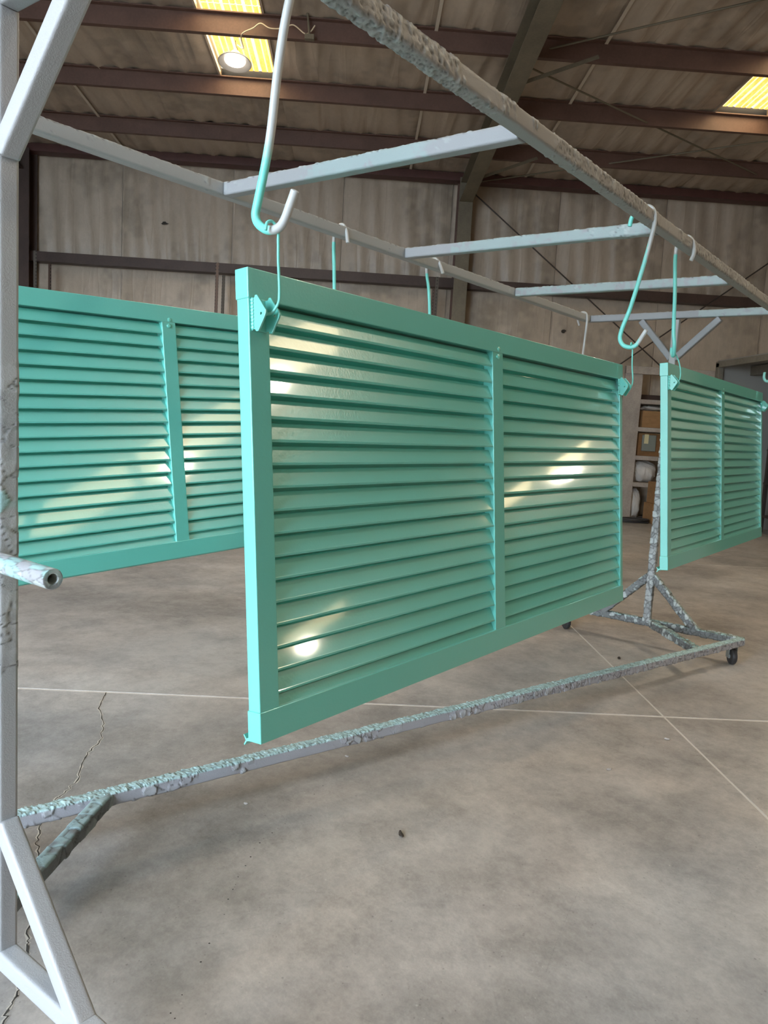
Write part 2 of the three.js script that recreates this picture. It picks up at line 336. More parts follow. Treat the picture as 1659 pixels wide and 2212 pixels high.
// roof: blankets across the purlins, with strips of corrugated translucent sheet
const STRIPS = [[-1.94, -1.24], [4.25, 4.95], [10.45, 11.15]];
const purlinZ = []; for (let k = 0; k < 10; k++) purlinZ.push(-11.58 + 1.42 * k);
const slope = Math.atan(0.045);
const ceiling = struct('ceiling');
{
  const zs = [Z0 - 0.1, ...purlinZ.filter((z) => z < Z1 - 0.5), Z1 + 0.1];
  const xs = [X0 - 0.1]; for (const [a, b] of STRIPS) { const p = xs[xs.length - 1], n = Math.max(1, Math.round((a - p) / 1.83)); for (let i = 1; i <= n; i++) xs.push(mix(p, a, i / n)); xs.push(b); }
  { const p = xs[xs.length - 1], n = 3; for (let i = 1; i <= n; i++) xs.push(mix(p, X1 + 0.1, i / n)); }
  const BAYS = [1, 2, 5, 6], inBay = (z) => BAYS.some((j) => z > purlinZ[j] && z < purlinZ[j + 1]);   // two sheets, a gap, two sheets
  for (let i = 0; i + 1 < xs.length; i++) for (let j = 0; j + 1 < zs.length; j++) {
    const x0 = xs[i], x1 = xs[i + 1], z0 = zs[j], z1 = zs[j + 1], zc = (z0 + z1) / 2;
    if (STRIPS.some(([a, b]) => x0 >= a - 0.001 && x1 <= b + 0.001) && inBay(zc)) continue;
    const m = part('insulation_blanket', blanket(x1 - x0, z1 - z0, 0.03, 0.035, true), M.vinyl, ceiling);
    m.rotation.set(Math.PI / 2 - slope, 0, 0); m.position.set((x0 + x1) / 2, topY(zc) + 0.02, zc);
  }
  // tabs of the blankets, taped along the slope
  for (const x of xs.slice(1, -1)) if (!STRIPS.some(([a, b]) => Math.abs(x - a) < 0.01 || Math.abs(x - b) < 0.01)) {
    const g = box(-0.018, 0.018, -0.004, 0.004, -7.55, 7.55); const m = part('seam_tape', g, M.tape, ceiling); m.position.set(x, topY(-5.4) - 0.018, -5.4); m.rotation.x = -slope;
  }
  // outer sheet above everything, open over the translucent strips
  const edges = [X0 - 0.3, ...STRIPS.flat(), X1 + 0.3];
  for (let i = 0; i < edges.length; i += 2) { const m = part('roof_sheet', box(edges[i], edges[i + 1], 0.1, 0.14, -8.0, 8.0), M.sheetMetal, ceiling); m.rotation.x = -slope; m.position.set(0, topY(-5.4), -5.4); }
  for (const [a, b] of STRIPS) for (const [z0, z1] of [[Z0 - 0.4, purlinZ[1]], [purlinZ[3], purlinZ[5]], [purlinZ[7], Z1 + 0.5]]) { const zc = (z0 + z1) / 2, m = part('roof_sheet', box(a, b, 0.1, 0.14, (z0 - z1) / 2, (z1 - z0) / 2), M.sheetMetal, ceiling); m.rotation.x = -slope; m.position.set(0, topY(zc), zc); }

  // translucent fibreglass sheets glowing with daylight
  const fibN = fbm(256, [[8, 8, 0.4], [60, 60, 0.5], [128, 128, 0.4]]);
  const fibTex = texture(256, (i, x) => {
    const u = (x / 256 * 3) % 1, rib = u < 0.16 || (u > 0.42 && u < 0.5) || (u > 0.7 && u < 0.77), n = fibN[i];
    return rib ? [1, 0.96, 0.82] : [1, 0.82 + 0.14 * n, 0.42 + 0.25 * n];
  }, true, 1);
  const fib = new THREE.MeshStandardMaterial({ color: new THREE.Color().setRGB(0.7, 0.6, 0.3), roughness: 0.5, emissive: new THREE.Color().setRGB(1, 0.93, 0.8), emissiveMap: fibTex, emissiveIntensity: 1.35 });
  STRIPS.forEach(([a, b], s) => {
    const w = struct('window_' + (s + 1));
    for (const j of BAYS) {
      const z0 = purlinZ[j], z1 = purlinZ[j + 1], W = b - a, L = z1 - z0, prof = [];
      for (let i = 0; i <= 72; i++) { const u = i / 72, q = (u * 3) % 1, up = q < 0.04 ? q / 0.04 : q < 0.12 ? 1 : q < 0.16 ? (0.16 - q) / 0.04 : 0, sm = (q > 0.42 && q < 0.5) || (q > 0.7 && q < 0.77) ? 0.25 : 0; prof.push([u, 0.03 * Math.max(up, sm)]); }
      const g = new THREE.PlaneGeometry(W, L, 72, 1), p = g.attributes.position;
      for (let i = 0; i < p.count; i++) p.setZ(i, -prof[i % 73][1]);
      g.computeVertexNormals();
      const m = part('translucent_sheet', g, fib, w);
      m.rotation.set(Math.PI / 2 - slope, 0, 0); m.position.set((a + b) / 2, topY((z0 + z1) / 2) + 0.09, (z0 + z1) / 2);
      for (const x of [a, b]) { const k = part('curb', box(-0.012, 0.012, 0, 0.12, -L / 2, L / 2), M.vinyl, w); k.rotation.x = -slope; k.position.set(x, topY((z0 + z1) / 2) - 0.01, (z0 + z1) / 2); }
      const l = new THREE.RectAreaLight(new THREE.Color().setRGB(1, 0.8, 0.5), SKYLIGHT_LIGHT, W, L - 0.1);
      l.position.set((a + b) / 2, topY((z0 + z1) / 2) + 0.04, (z0 + z1) / 2); l.rotation.x = -Math.PI / 2 - slope; l.name = 'skylight_glow'; scene.add(l);
    }
  });
}

// purlins, girts, columns and rafters in dusty red primer
const Zprofile = [[0.06, 0], [0.06, 0.012], [0.004, 0.012], [0.004, 0.2], [-0.06, 0.2], [-0.06, 0.188], [-0.004, 0.188], [-0.004, 0]];
purlinZ.forEach((z, k) => {
  if (z > Z1 - 0.3) return;
  const m = top('roof_purlin', sweep(Zprofile, X1 - X0 - 0.1), M.primer); m.position.set(X0 + 0.05, roofY(z), z);
  tag(m, 'long dusty red-brown steel roof purlin running parallel to the insulated wall', 'purlin', 'roof purlins', 'structure');
});
{
  const m = top('eave_strut', box(X0 + 0.05, X1 - 0.05, 5.215, 5.335, -12.95, -12.72, 0.004), M.primerRed);
  tag(m, 'dark red steel eave strut along the top of the insulated wall', 'beam', null, 'structure');
}
for (const y of [3.57, 1.9]) {
  const m = top('wall_girt', sweep([[0, 0], [0, 0.15], [0.2, 0.15], [0.2, 0.138], [0.012, 0.138], [0.012, 0.012], [0.2, 0.012], [0.2, 0]], X1 - X0 - 0.2), M.primerDark); m.position.set(X0 + 0.1, y, -12.78);
  tag(m, y > 3 ? 'dark steel wall girt crossing the insulation above the shelving' : 'lower steel wall girt hidden behind the hanging shutters', 'girt', null, 'structure');
}
for (const y of [5.0, 3.57]) {
  const g = sweep([[0, 0], [0, 0.15], [0.2, 0.15], [0.2, 0]], Z1 - Z0 - 0.6); g.rotateY(-Math.PI / 2);
  const m = top('side_girt', g, M.primerDark); m.position.set(X0 + 0.0, y, Z0 + 0.3); 
  tag(m, y > 4 ? 'upper steel girt on the side wall beside the corner column' : 'middle steel girt on the side wall beside the corner column', 'girt', null, 'structure');
}
function iBeam(w, d, t) { return [[-w / 2, 0], [w / 2, 0], [w / 2, t], [t / 2, t], [t / 2, d - t], [w / 2, d - t], [w / 2, d], [-w / 2, d], [-w / 2, d - t], [-t / 2, d - t], [-t / 2, t], [-w / 2, t]]; }
for (const [x, lab] of [[1.48, 'tapered steel column standing behind the cross-braced wall bay'], [7.68, 'steel column beyond the spray booth'], [13.88, 'steel column by the end of the building']]) {
  const c = top('steel_column', null); tag(c, lab, 'column', null, 'structure'); c.position.set(x, 0, -12.7);
  part('front_flange', box(-0.11, 0.11, 0, 5.22, 0.12, 0.135, 0.003), M.olive, c);
  part('web', box(-0.006, 0.006, 0, 5.22, -0.19, 0.12), M.primer, c);
  part('rear_flange', box(-0.11, 0.11, 0, 5.22, -0.205, -0.19, 0.003), M.primer, c);
  part('base_plate', box(-0.16, 0.16, 0, 0.02, -0.24, 0.2, 0.003), M.olive, c);
  const r = top('steel_rafter', null); tag(r, lab.replace(/column.*/, 'rafter carrying the purlins') + (x < 2 ? ' above the column by the braced bay' : x < 8 ? ' over the spray booth' : ' at the end of the building'), 'rafter', null, 'structure');
  const g = metric(new THREE.ExtrudeGeometry(new THREE.Shape(iBeam(0.2, 0.3, 0.012).map(([a, b]) => new THREE.Vector2(a, b))), { depth: 14.7, bevelEnabled: false }));
  const m = part('rafter_beam', g, M.olive, r); m.rotation.x = -slope; 
  r.position.set(x, roofY(-12.6) - 0.303, -12.6);
}
{
  const c = top('corner_column', null); tag(c, 'dark steel corner column where the side wall meets the insulated wall', 'column', null, 'structure'); c.position.set(-5.4, 0, -12.72);
  part('front_flange', box(-0.11, 0.11, 0, 5.22, 0.1, 0.115, 0.003), M.primerDark, c);
  part('web', box(-0.006, 0.006, 0, 5.22, -0.19, 0.1), M.primerDark, c);
  part('rear_flange', box(-0.11, 0.11, 0, 5.22, -0.205, -0.19, 0.003), M.primerDark, c);
  const b = top('corner_rafter', null); tag(b, 'steel end-wall rafter rising from the corner column', 'rafter', null, 'structure'); b.position.set(-5.45, roofY(-12.6) - 0.253, -12.6);
  const m = part('rafter_beam', metric(new THREE.ExtrudeGeometry(new THREE.Shape(iBeam(0.16, 0.25, 0.012).map(([a, q]) => new THREE.Vector2(a, q))), { depth: 14.7, bevelEnabled: false })), M.primerDark, b); m.rotation.x = -slope;
}
// bracing rods and flange braces
function braceRod(a, b, r, label, mat = M.cable) { const c = a.clone().add(b).multiplyScalar(0.5), m = top('brace_rod', bar(a.clone().sub(c), b.clone().sub(c), r), mat); m.position.copy(c); return tag(m, label, 'rod', null, 'structure'); }
braceRod(V(1.6, 5.08, -12.8), V(7.55, 0.5, -12.8), 0.011, 'steel brace rod falling across the insulated wall from the column top');
braceRod(V(7.55, 5.08, -12.78), V(1.6, 0.5, -12.78), 0.011, 'steel brace rod rising across the insulated wall beyond the far crossbar');
braceRod(V(1.58, 5.34, -8.95), V(7.5, 5.2, -12.85), 0.011, 'roof brace rod running from the rafter down to the wall beyond the booth', M.olive);
braceRod(V(1.58, 5.2, -12.75), V(7.5, 5.36, -8.95), 0.011, 'roof brace rod running from the column top up towards the skylight', M.olive);
braceRod(V(1.58, 5.42, -8.9), V(7.5, 5.58, -5.0), 0.011, 'upper roof brace rod leaving the rafter beside the third purlin', M.olive);
for (const [k, lab] of [[2, 'slanted flange brace between rafter and the purlin below the skylight line'], [0, 'slanted flange brace near the foot of the rafter']]) {
  const z = purlinZ[k], a = V(1.56, roofY(z) - 0.27, z), b = V(2.35, roofY(z) + 0.05, z - 0.01), c = a.clone().add(b).multiplyScalar(0.5), d = b.clone().sub(a);
  const g = box(-d.length() / 2, d.length() / 2, -0.02, 0.02, 0.012, 0.018); g.rotateZ(Math.atan2(d.y, d.x));
  const m = top('flange_brace', g, M.olive); m.position.copy(c); tag(m, lab, 'brace', null, 'structure');
}

// ------------------------------------------------------------------ lamps
function highBay(x, z, label) {
  const y = roofY(z) + 0.0, l = top('high_bay_light', null); l.position.set(x, y, z); l.rotation.x = -0.17; tag(l, label, 'lamp', 'high bay lamps under the skylight strips');
  const lathe = (pts) => new THREE.LatheGeometry(pts.map(([a, b]) => new THREE.Vector2(a, b)), 40);
  part('reflector', lathe([[0.05, 0.06], [0.1, 0.056], [0.18, 0.012], [0.19, 0], [0.184, -0.002], [0.172, 0.004], [0.12, 0.022], [0.114, 0.03]]), M.lampShade, l);
  const lens = new THREE.MeshStandardMaterial({ color: 0xffffff, emissive: new THREE.Color().setRGB(1, 0.93, 0.82), emissiveIntensity: 8, roughness: 0.4 });
  part('lens', lathe([[0, -0.004], [0.07, 0.0], [0.112, 0.014], [0.118, 0.03], [0, 0.034]]), lens, l);
  part('driver_housing', lathe([[0, 0.13], [0.04, 0.13], [0.05, 0.12], [0.055, 0.06], [0, 0.06]]), M.lampBody, l);
  part('hanger', rod([V(0, 0.12, 0), V(0.02, 0.16, 0), V(0, 0.2, 0), V(-0.01, 0.26, 0)], 0.004, 16, 6), M.cable, l);
  const s = new THREE.SpotLight(new THREE.Color().setRGB(1, 0.88, 0.7), LAMP_LIGHT, 0, 1.45, 0.35); s.position.set(0, -0.012, 0); s.target.position.set(0, -3, 0); s.castShadow = true; s.shadow.radius = 5; s.name = 'high_bay_beam';
  l.add(s); l.add(s.target);
  return l;
}
const lamp0 = highBay(-1.63, -9.35, 'lit round high bay lamp hanging below the skylight with a wavy cord');
for (const [x, z, lab] of [[4.6, -3.5, 'round high bay lamp mirrored in the shutter slats beside the bracket'], [10.8, -9.35, 'round high bay lamp over the spray booth side of the building'], [10.8, -3.5, 'round high bay lamp under the third skylight strip'], [4.6, 1.2, 'round high bay lamp close to the doorway wall']]) highBay(x, z, lab);
{
  const z = purlinZ[2] + 0.075, m = top('lamp_cord', rod([V(-1.6, 5.47, -9.3), V(-1.5, 5.35, -9.1), V(-1.44, 5.31, z), V(-1.33, 5.37, z), V(-1.26, 5.42, z), V(-1.16, 5.38, z), V(-1.02, 5.39, z), V(-0.92, 5.43, z), V(-0.78, 5.35, z), V(-0.73, 5.38, z), V(-0.69, 5.44, z)], 0.007, 90, 7), M.cord);
  tag(m, 'pale wavy lamp cord clipped along the purlin beside the lit lamp', 'cord');
  const c = top('conduit', null); tag(c, 'thin vertical conduit ending in a clamp under the purlin beside the lamp cord', 'conduit');
  part('pipe', bar(V(-0.74, 5.32, z + 0.02), V(-0.78, 5.62, z + 0.02), 0.012), M.olive, c);
  part('clamp', box(-0.79, -0.69, 5.29, 5.34, z - 0.02, z + 0.04, 0.005), M.olive, c);
}

// ------------------------------------------------------------------ things along the wall
{
  const u = top('shelving_unit', null); tag(u, 'tall slotted-angle steel shelving against the insulated wall', 'shelving');
  const slotTex = texture(64, (i, x, y) => { const dx = Math.abs(x - 32) / 64, dy = Math.abs((y % 64) - 32) / 64; return dx < 0.12 && dy < 0.24 ? grey(0.02) : grey(0.8); }, true, 1);
  slotTex.repeat.set(1 / 0.045, 1 / 0.05);
  const slotMat = [std([0.13, 0.11, 0.09], { map: slotTex, roughness: 0.6 }), std([0.16, 0.1, 0.075], { map: slotTex, roughness: 0.6 })];
  for (const [i, x] of [-4.94, -2.25, 1.06].entries()) for (const [j, z] of [-12.0, -12.55].entries()) {
    part('upright', mergeGeometries([box(x - 0.0225, x + 0.0225, 0, j ? 3.5 : 3.58, z, z + 0.004), box(x - 0.0265, x - 0.0225, 0, j ? 3.5 : 3.58, z - 0.045, z)]), slotMat[(i + j) % 2], u);
  }
  for (const y of [0.3, 1.0, 1.7, 2.4]) { for (const [a, b] of [[-4.92, -2.28], [-2.23, 1.04]]) part('shelf_board', box(a, b, y, y + 0.03, -12.56, -12.0, 0.004), M.dustyWood, u); }
}
{
  const u = top('storage_shelf', null); tag(u, 'dusty timber storage shelf with a broad upright board holding cardboard boxes', 'shelf');
  const z = -12.4;
  part('upright_board', box(4.2, 4.49, 0, 2.42, z - 0.04, z, 0.004), M.dustyWood, u);
  part('upright_board', box(5.62, 5.72, 0, 2.42, z - 0.04, z, 0.004), M.dustyWood, u);
  part('header_board', box(4.2, 5.72, 2.35, 2.47, z - 0.05, z + 0.03, 0.004), M.dustyWood, u);
  for (const y of [1.92, 1.475, 1.015, 0.58]) part('shelf_board', box(4.47, 5.64, y - 0.035, y + 0.035, z - 0.45, z - 0.005, 0.005), M.dustyWood, u);
  for (const x of [4.52, 5.6]) part('rear_post', box(x - 0.03, x + 0.03, 0, 1.95, z - 0.5, z - 0.45, 0.004), M.darkSteel, u);
  const bx = (x0, x1, y0, y1, z0, z1, mat, label) => { const b = top('cardboard_box', null); b.position.set((x0 + x1) / 2, y0, (z0 + z1) / 2); tag(b, label, 'box', 'cardboard boxes on and below the storage shelf'); const w = (x1 - x0) / 2, d = (z1 - z0) / 2; part('carton', box(-w, w, 0, y1 - y0, -d, d, 0.006), mat, b); part('packing_tape', box(-w * 0.12, w * 0.12, y1 - y0 - 0.002, y1 - y0 + 0.001, -d, d), M.paper, b); return b; };
  bx(4.56, 4.98, 1.51, 1.78, z - 0.4, z - 0.05, M.cardboard, 'tan cardboard box on the second shelf board under the white sack');
  bx(5.02, 5.5, 1.51, 1.75, z - 0.4, z - 0.05, M.cardboardDark, 'brown cardboard box on the second shelf board beside the tan box');
  const b3 = bx(4.54, 5.15, 1.05, 1.42, z - 0.42, z - 0.08, M.cardboardDark, 'brown cardboard box with a grey packet taped to its front');
  part('packet', box(-0.25, -0.02, 0.08, 0.34, 0.17, 0.2, 0.008), M.packet, b3); part('paper_tag', box(-0.22, -0.15, 0.2, 0.35, 0.2, 0.203), M.paper, b3);
  const b4 = bx(4.68, 5.15, 0, 0.31, -12.35, -11.95, M.cardboard, 'cardboard box with a black print standing on the floor below the shelf');
  part('printed_mark', box(-0.05, 0.03, 0.2, 0.27, 0.2, 0.2015), M.ink, b4); part('printed_mark', box(-0.12, 0.08, 0.155, 0.165, 0.2, 0.2015), M.ink, b4);
  const b5 = bx(4.72, 5.12, 0.312, 0.65, -12.35, -12.0, M.cardboard, 'plain cardboard box stacked on the printed box below the shelf');
  part('printed_mark', box(-0.06, 0.04, 0.28, 0.287, 0.175, 0.1765), M.ink, b5);
  const sack = (x, y, w, h, label) => { const g = new THREE.SphereGeometry(1, 22, 16), p = g.attributes.position; for (let i = 0; i < p.count; i++) { const f = Math.sign(p.getX(i)) * Math.pow(Math.abs(p.getX(i)), 0.6), yy = p.getY(i), q = 1 + 0.1 * Math.sin(p.getX(i) * 9 + yy * 7) * Math.cos(p.getZ(i) * 8); p.setXYZ(i, f * w / 2 * q, Math.max(0, h / 2 + yy * h / 2 * q), p.getZ(i) * 0.16 * q); } g.computeVertexNormals(); const m = top('plastic_sack', metric(g), M.sack); m.position.set(x, y, z - 0.24); tag(m, label, 'sack', 'white sacks on the storage shelf'); };
  sack(4.78, 1.785, 0.4, 0.08, 'white plastic sack lying on the tan box of the storage shelf');
  sack(4.72, 0.617, 0.4, 0.34, 'crumpled white sack on the lowest shelf board');
  sack(4.6, 0.0, 0.2, 0.5, 'slumped white sack on the floor under the shelf');
  const pts = []; for (let i = 0; i <= 90; i++) { const a = i / 90 * Math.PI * 5; pts.push(V(Math.cos(a) * (0.22 + 0.02 * Math.sin(a * 3.1)), 0.015 + 0.012 * i / 90 * 4, Math.sin(a) * (0.16 + 0.02 * Math.cos(a * 2.3)))); }
  const h = top('hose_coil', rod(pts, 0.014, 220, 6), M.rubber); h.position.set(4.42, 0.002, -12.05); tag(h, 'coiled black hose on the floor at the foot of the storage shelf', 'hose');
}
{
  const b = top('spray_booth', null); tag(b, 'large open-fronted spray booth with a dark interior', 'booth');
  const x = 5.85, z0 = -12.0, z1 = -6.4, h = 2.56, w = 3.6; // open face looks west
  const ox = 5.52; b.position.set(ox, 0, z0); const L = z1 - z0;
  part('front_post', box(-0.03, 0.05, 0, h, -0.05, 0.06, 0.004), M.boothFrame, b);
  part('front_post', box(-0.03, 0.05, 0, h, L - 0.05, L + 0.06, 0.004), M.boothFrame, b);
  part('front_header', box(-0.03, 0.05, h - 0.07, h + 0.02, -0.05, L + 0.06, 0.004), M.boothFrame, b);
  part('roof_panel', box(0, w, h, h + 0.04, -0.05, L + 0.05), M.boothInside, b);
  part('rear_panel', box(w - 0.04, w, 0, h, -0.05, L), M.boothInside, b);
  part('side_panel', box(0.05, w, 0, h, -0.06, -0.02), M.boothInside, b);
  part('side_panel', box(0.05, w, 0, h, L, L + 0.04), M.boothInside, b);
  part('ceiling_beam', box(0.5, 0.6, h - 0.16, h - 0.02, 0, L, 0.004), M.boothFrame, b);
  const c = top('booth_cart', null); tag(c, 'dark steel cart holding spare shutter slats inside the spray booth', 'cart'); c.position.set(6.7, 0, -11.2);
  for (const [px, pz] of [[-0.5, -0.3], [0.5, -0.3], [-0.5, 0.3], [0.5, 0.3]]) part('post', box(px - 0.025, px + 0.025, 0.02, 1.6, pz - 0.025, pz + 0.025, 0.004), M.darkSteel, c);
  for (const y of [0.25, 0.75, 1.25]) part('tray', box(-0.53, 0.53, y, y + 0.03, -0.33, 0.33, 0.004), M.darkSteel, c);
  for (const [i, y] of [0.281, 0.781, 1.281].entries()) for (let k = 0; k < 1; k++) { const s = top('spare_slat', box(-0.45, 0.45, 0, 0.03, -0.06, 0.06, 0.004), M.paint); s.position.set(6.7, y + 0.031 * k, -11.2 + 0.03 * (k - 1)); tag(s, ['turquoise spare slat on the bottom tray of the booth cart', 'turquoise spare slat on the middle tray of the booth cart', 'turquoise spare slat on the upper tray of the booth cart'][i], 'slat', ['slats on the bottom tray', 'slats on the middle tray', 'slats on the upper tray'][i]); }
}

// ------------------------------------------------------------------ the rolling rack (own axes: x along the rack, z towards its open side)
const TURN = 50.8 * Math.PI / 180;
const QR = new THREE.Quaternion().setFromAxisAngle(V(0, 1, 0), TURN);
const W = (x, y, z) => V(x, y, z).applyQuaternion(QR);

// hashes for the plates of built-up paint
function hash3(x, y, z) { let h = Math.imul(x, 374761393) ^ Math.imul(y, 668265263) ^ Math.imul(z, 2147483647 - 91138233); h = Math.imul(h ^ (h >>> 13), 1274126177); return ((h ^ (h >>> 16)) >>> 0) / 4294967296; }
function cells(x, y, z) {
  const ix = Math.floor(x), iy = Math.floor(y), iz = Math.floor(z); let d1 = 9, d2 = 9, id = 0;
  for (let i = -1; i < 2; i++) for (let j = -1; j < 2; j++) for (let k = -1; k < 2; k++) {
    const a = ix + i, b = iy + j, c = iz + k, dx = a + hash3(a, b, c) - x, dy = b + hash3(b, c + 7, a) - y, dz = c + hash3(c, a, b + 13) - z, d = Math.sqrt(dx * dx + dy * dy + dz * dz);
    if (d < d1) { d2 = d1; d1 = d; id = hash3(a * 3 + 1, b * 5 + 2, c * 7 + 3); } else if (d < d2) d2 = d;
  }
  return [id, d2 - d1];
}
function noise3(x, y, z) {
  const ix = Math.floor(x), iy = Math.floor(y), iz = Math.floor(z), f = (t) => t * t * (3 - 2 * t), u = f(x - ix), v = f(y - iy), w = f(z - iz), h = (a, b, c) => hash3(ix + a, iy + b, iz + c);
  return mix(mix(mix(h(0, 0, 0), h(1, 0, 0), u), mix(h(0, 1, 0), h(1, 1, 0), u), v), mix(mix(h(0, 0, 1), h(1, 0, 1), u), mix(h(0, 1, 1), h(1, 1, 1), u), v), w);
}
const GREY = [0.36, 0.365, 0.385], DARK = [0.16, 0.165, 0.165], TOPCOAT = [0.33, 0.5, 0.5], PALE = [0.5, 0.55, 0.54];
// square tube from a to b, its paint built up into cracked plates; flake(t, up) and teal(t, up) are 0..1
function tube(a, b, s, { flake = () => 0, teal = () => 0, cell = 0.03, base = GREY, step = 0.006, thick = 0.004, roll, crackW = 0.11, vary = 0.55, coatTo = TOPCOAT, cellAt } = {}) {
  const d = b.clone().sub(a), len = d.length(); d.normalize();
  let ref = Math.abs(d.y) > 0.95 ? V(1, 0, 0) : V(0, 1, 0);
  if (roll) ref = roll;
  const u = ref.clone().cross(d).normalize(), v = d.clone().cross(u).normalize();   // u sideways, v upwards
  const ring = [], r = s * 0.16, h = s / 2, c = h - r, side = 6, corner = 3;
  for (const [sx, sy, a0] of [[1, 1, 0], [-1, 1, 1], [-1, -1, 2], [1, -1, 3]]) {
    for (let i = 0; i <= corner; i++) { const an = (a0 + i / corner) * Math.PI / 2; ring.push([sx * c + r * Math.cos(an), sy * c + r * Math.sin(an), Math.cos(an), Math.sin(an)]); }
    const [nx, ny] = [[0, 1], [-1, 0], [0, -1], [1, 0]][a0];
    for (let i = 1; i < side; i++) { const t = i / side, e = mix(c, -c, t); ring.push(a0 === 0 ? [e, h, nx, ny] : a0 === 1 ? [-h, e, nx, ny] : a0 === 2 ? [-e, -h, nx, ny] : [h, -e, nx, ny]); }
  }
  const n = Math.max(2, Math.round(len / step)), m = ring.length, pos = [], col = [], uv = [], idx = [];
  for (let i = 0; i <= n; i++) {
    const t = i / n;
    for (let j = 0; j <= m; j++) {
      const [x, y, nx, ny] = ring[j % m], nrm = u.clone().multiplyScalar(nx).addScaledVector(v, ny), p = a.clone().addScaledVector(d, len * t).addScaledVector(u, x).addScaledVector(v, y), up = nrm.y;
      const fl = flake(t, up, nrm), tl = teal(t, up, nrm);
      let rgb = base, off = 0;
      if (fl > 0 || tl > 0) {
        const cs = cellAt ? cellAt(up) : cell, [id, e] = cells(p.x / cs, p.y / cs, p.z / cs), [id2] = fl > 0.3 ? cells(p.x / cs * 2.3 + 5, p.y / cs * 2.3, p.z / cs * 2.3) : [0.5, 1];
        const nz = noise3(p.x * 14, p.y * 14, p.z * 14), live = smooth(0.95 - fl, 1.1 - fl, nz * 0.6 + id * 0.4 + 0.1);
        const edge = smooth(0.0, crackW, e), lift = smooth(0.45, 0.1, e);
        off = live * thick * (0.2 + 0.7 * id + 0.8 * lift * (id - 0.3) - 0.9 * (1 - edge) + 0.3 * (id2 - 0.5));
        const crack = live * (1 - edge) * 0.75;
        const coat = smooth(0.35, 0.6, tl * (0.55 + 0.5 * id + 0.5 * (noise3(p.x * 40, p.y * 40, p.z * 40) - 0.5)) + (tl > 0.9 ? 0.15 : 0));
        rgb = [0, 1, 2].map((k) => { let q = mix(base[k], coatTo[k], coat); q = mix(q, id > 0.82 ? PALE[k] : id < 0.2 ? DARK[k] : q, live * vary); q *= 1 + 0.25 * (id2 - 0.5) * live; return mix(q, 0.05, crack); });
      }
      p.addScaledVector(nrm, off);
      pos.push(p.x, p.y, p.z); col.push(...rgb); uv.push(j / m * 4 * s, len * t);
      if (i && j) { const q = i * (m + 1) + j; idx.push(q - 1, q, q - m - 2, q, q - m - 1, q - m - 2); }
    }
  }
  for (const [e, sgn] of [[0, -1], [n, 1]]) {           // welded ends
    const k = pos.length / 3, cpt = a.clone().addScaledVector(d, e ? len : 0); pos.push(cpt.x, cpt.y, cpt.z); col.push(...base); uv.push(0, 0);
    for (let j = 0; j < m; j++) { const q = e * (m + 1) + j; if (sgn > 0) idx.push(k, q + 1, q); else idx.push(k, q, q + 1); }
  }
  const g = new THREE.BufferGeometry();
  g.setAttribute('position', new THREE.Float32BufferAttribute(pos, 3)); g.setAttribute('color', new THREE.Float32BufferAttribute(col, 3)); g.setAttribute('uv', new THREE.Float32BufferAttribute(uv, 2));
  g.setIndex(idx); g.computeVertexNormals();
  // orientation check against the first side face
  const P = g.attributes.position, N = g.attributes.normal, k = Math.floor(n / 2) * (m + 1) + 5, axis = a.clone().addScaledVector(d, len * 0.5);
  if (V(N.getX(k), N.getY(k), N.getZ(k)).dot(V(P.getX(k), P.getY(k), P.getZ(k)).sub(axis)) < 0) { const ix = g.index.array; for (let i = 0; i < ix.length; i += 3) { const q = ix[i]; ix[i] = ix[i + 1]; ix[i + 1] = q; } g.computeVertexNormals(); }
  return g;
}
const K = { c0: 0.7913, c1: 1.864, c2: 2.9327, c3: 3.9966, cE: 5.0699, zL: -2.186, zR: -1.006, H: 2.135, t: 0.044, zC0: -1.5835, zCE: -1.5953, yF: 0.1515, Wf: 0.6 };
const rack = top('rolling_rack', null);
tag(rack, 'grey square-tube rolling rack with Z-shaped base and flaking built-up paint', 'rack');
rack.quaternion.copy(QR);
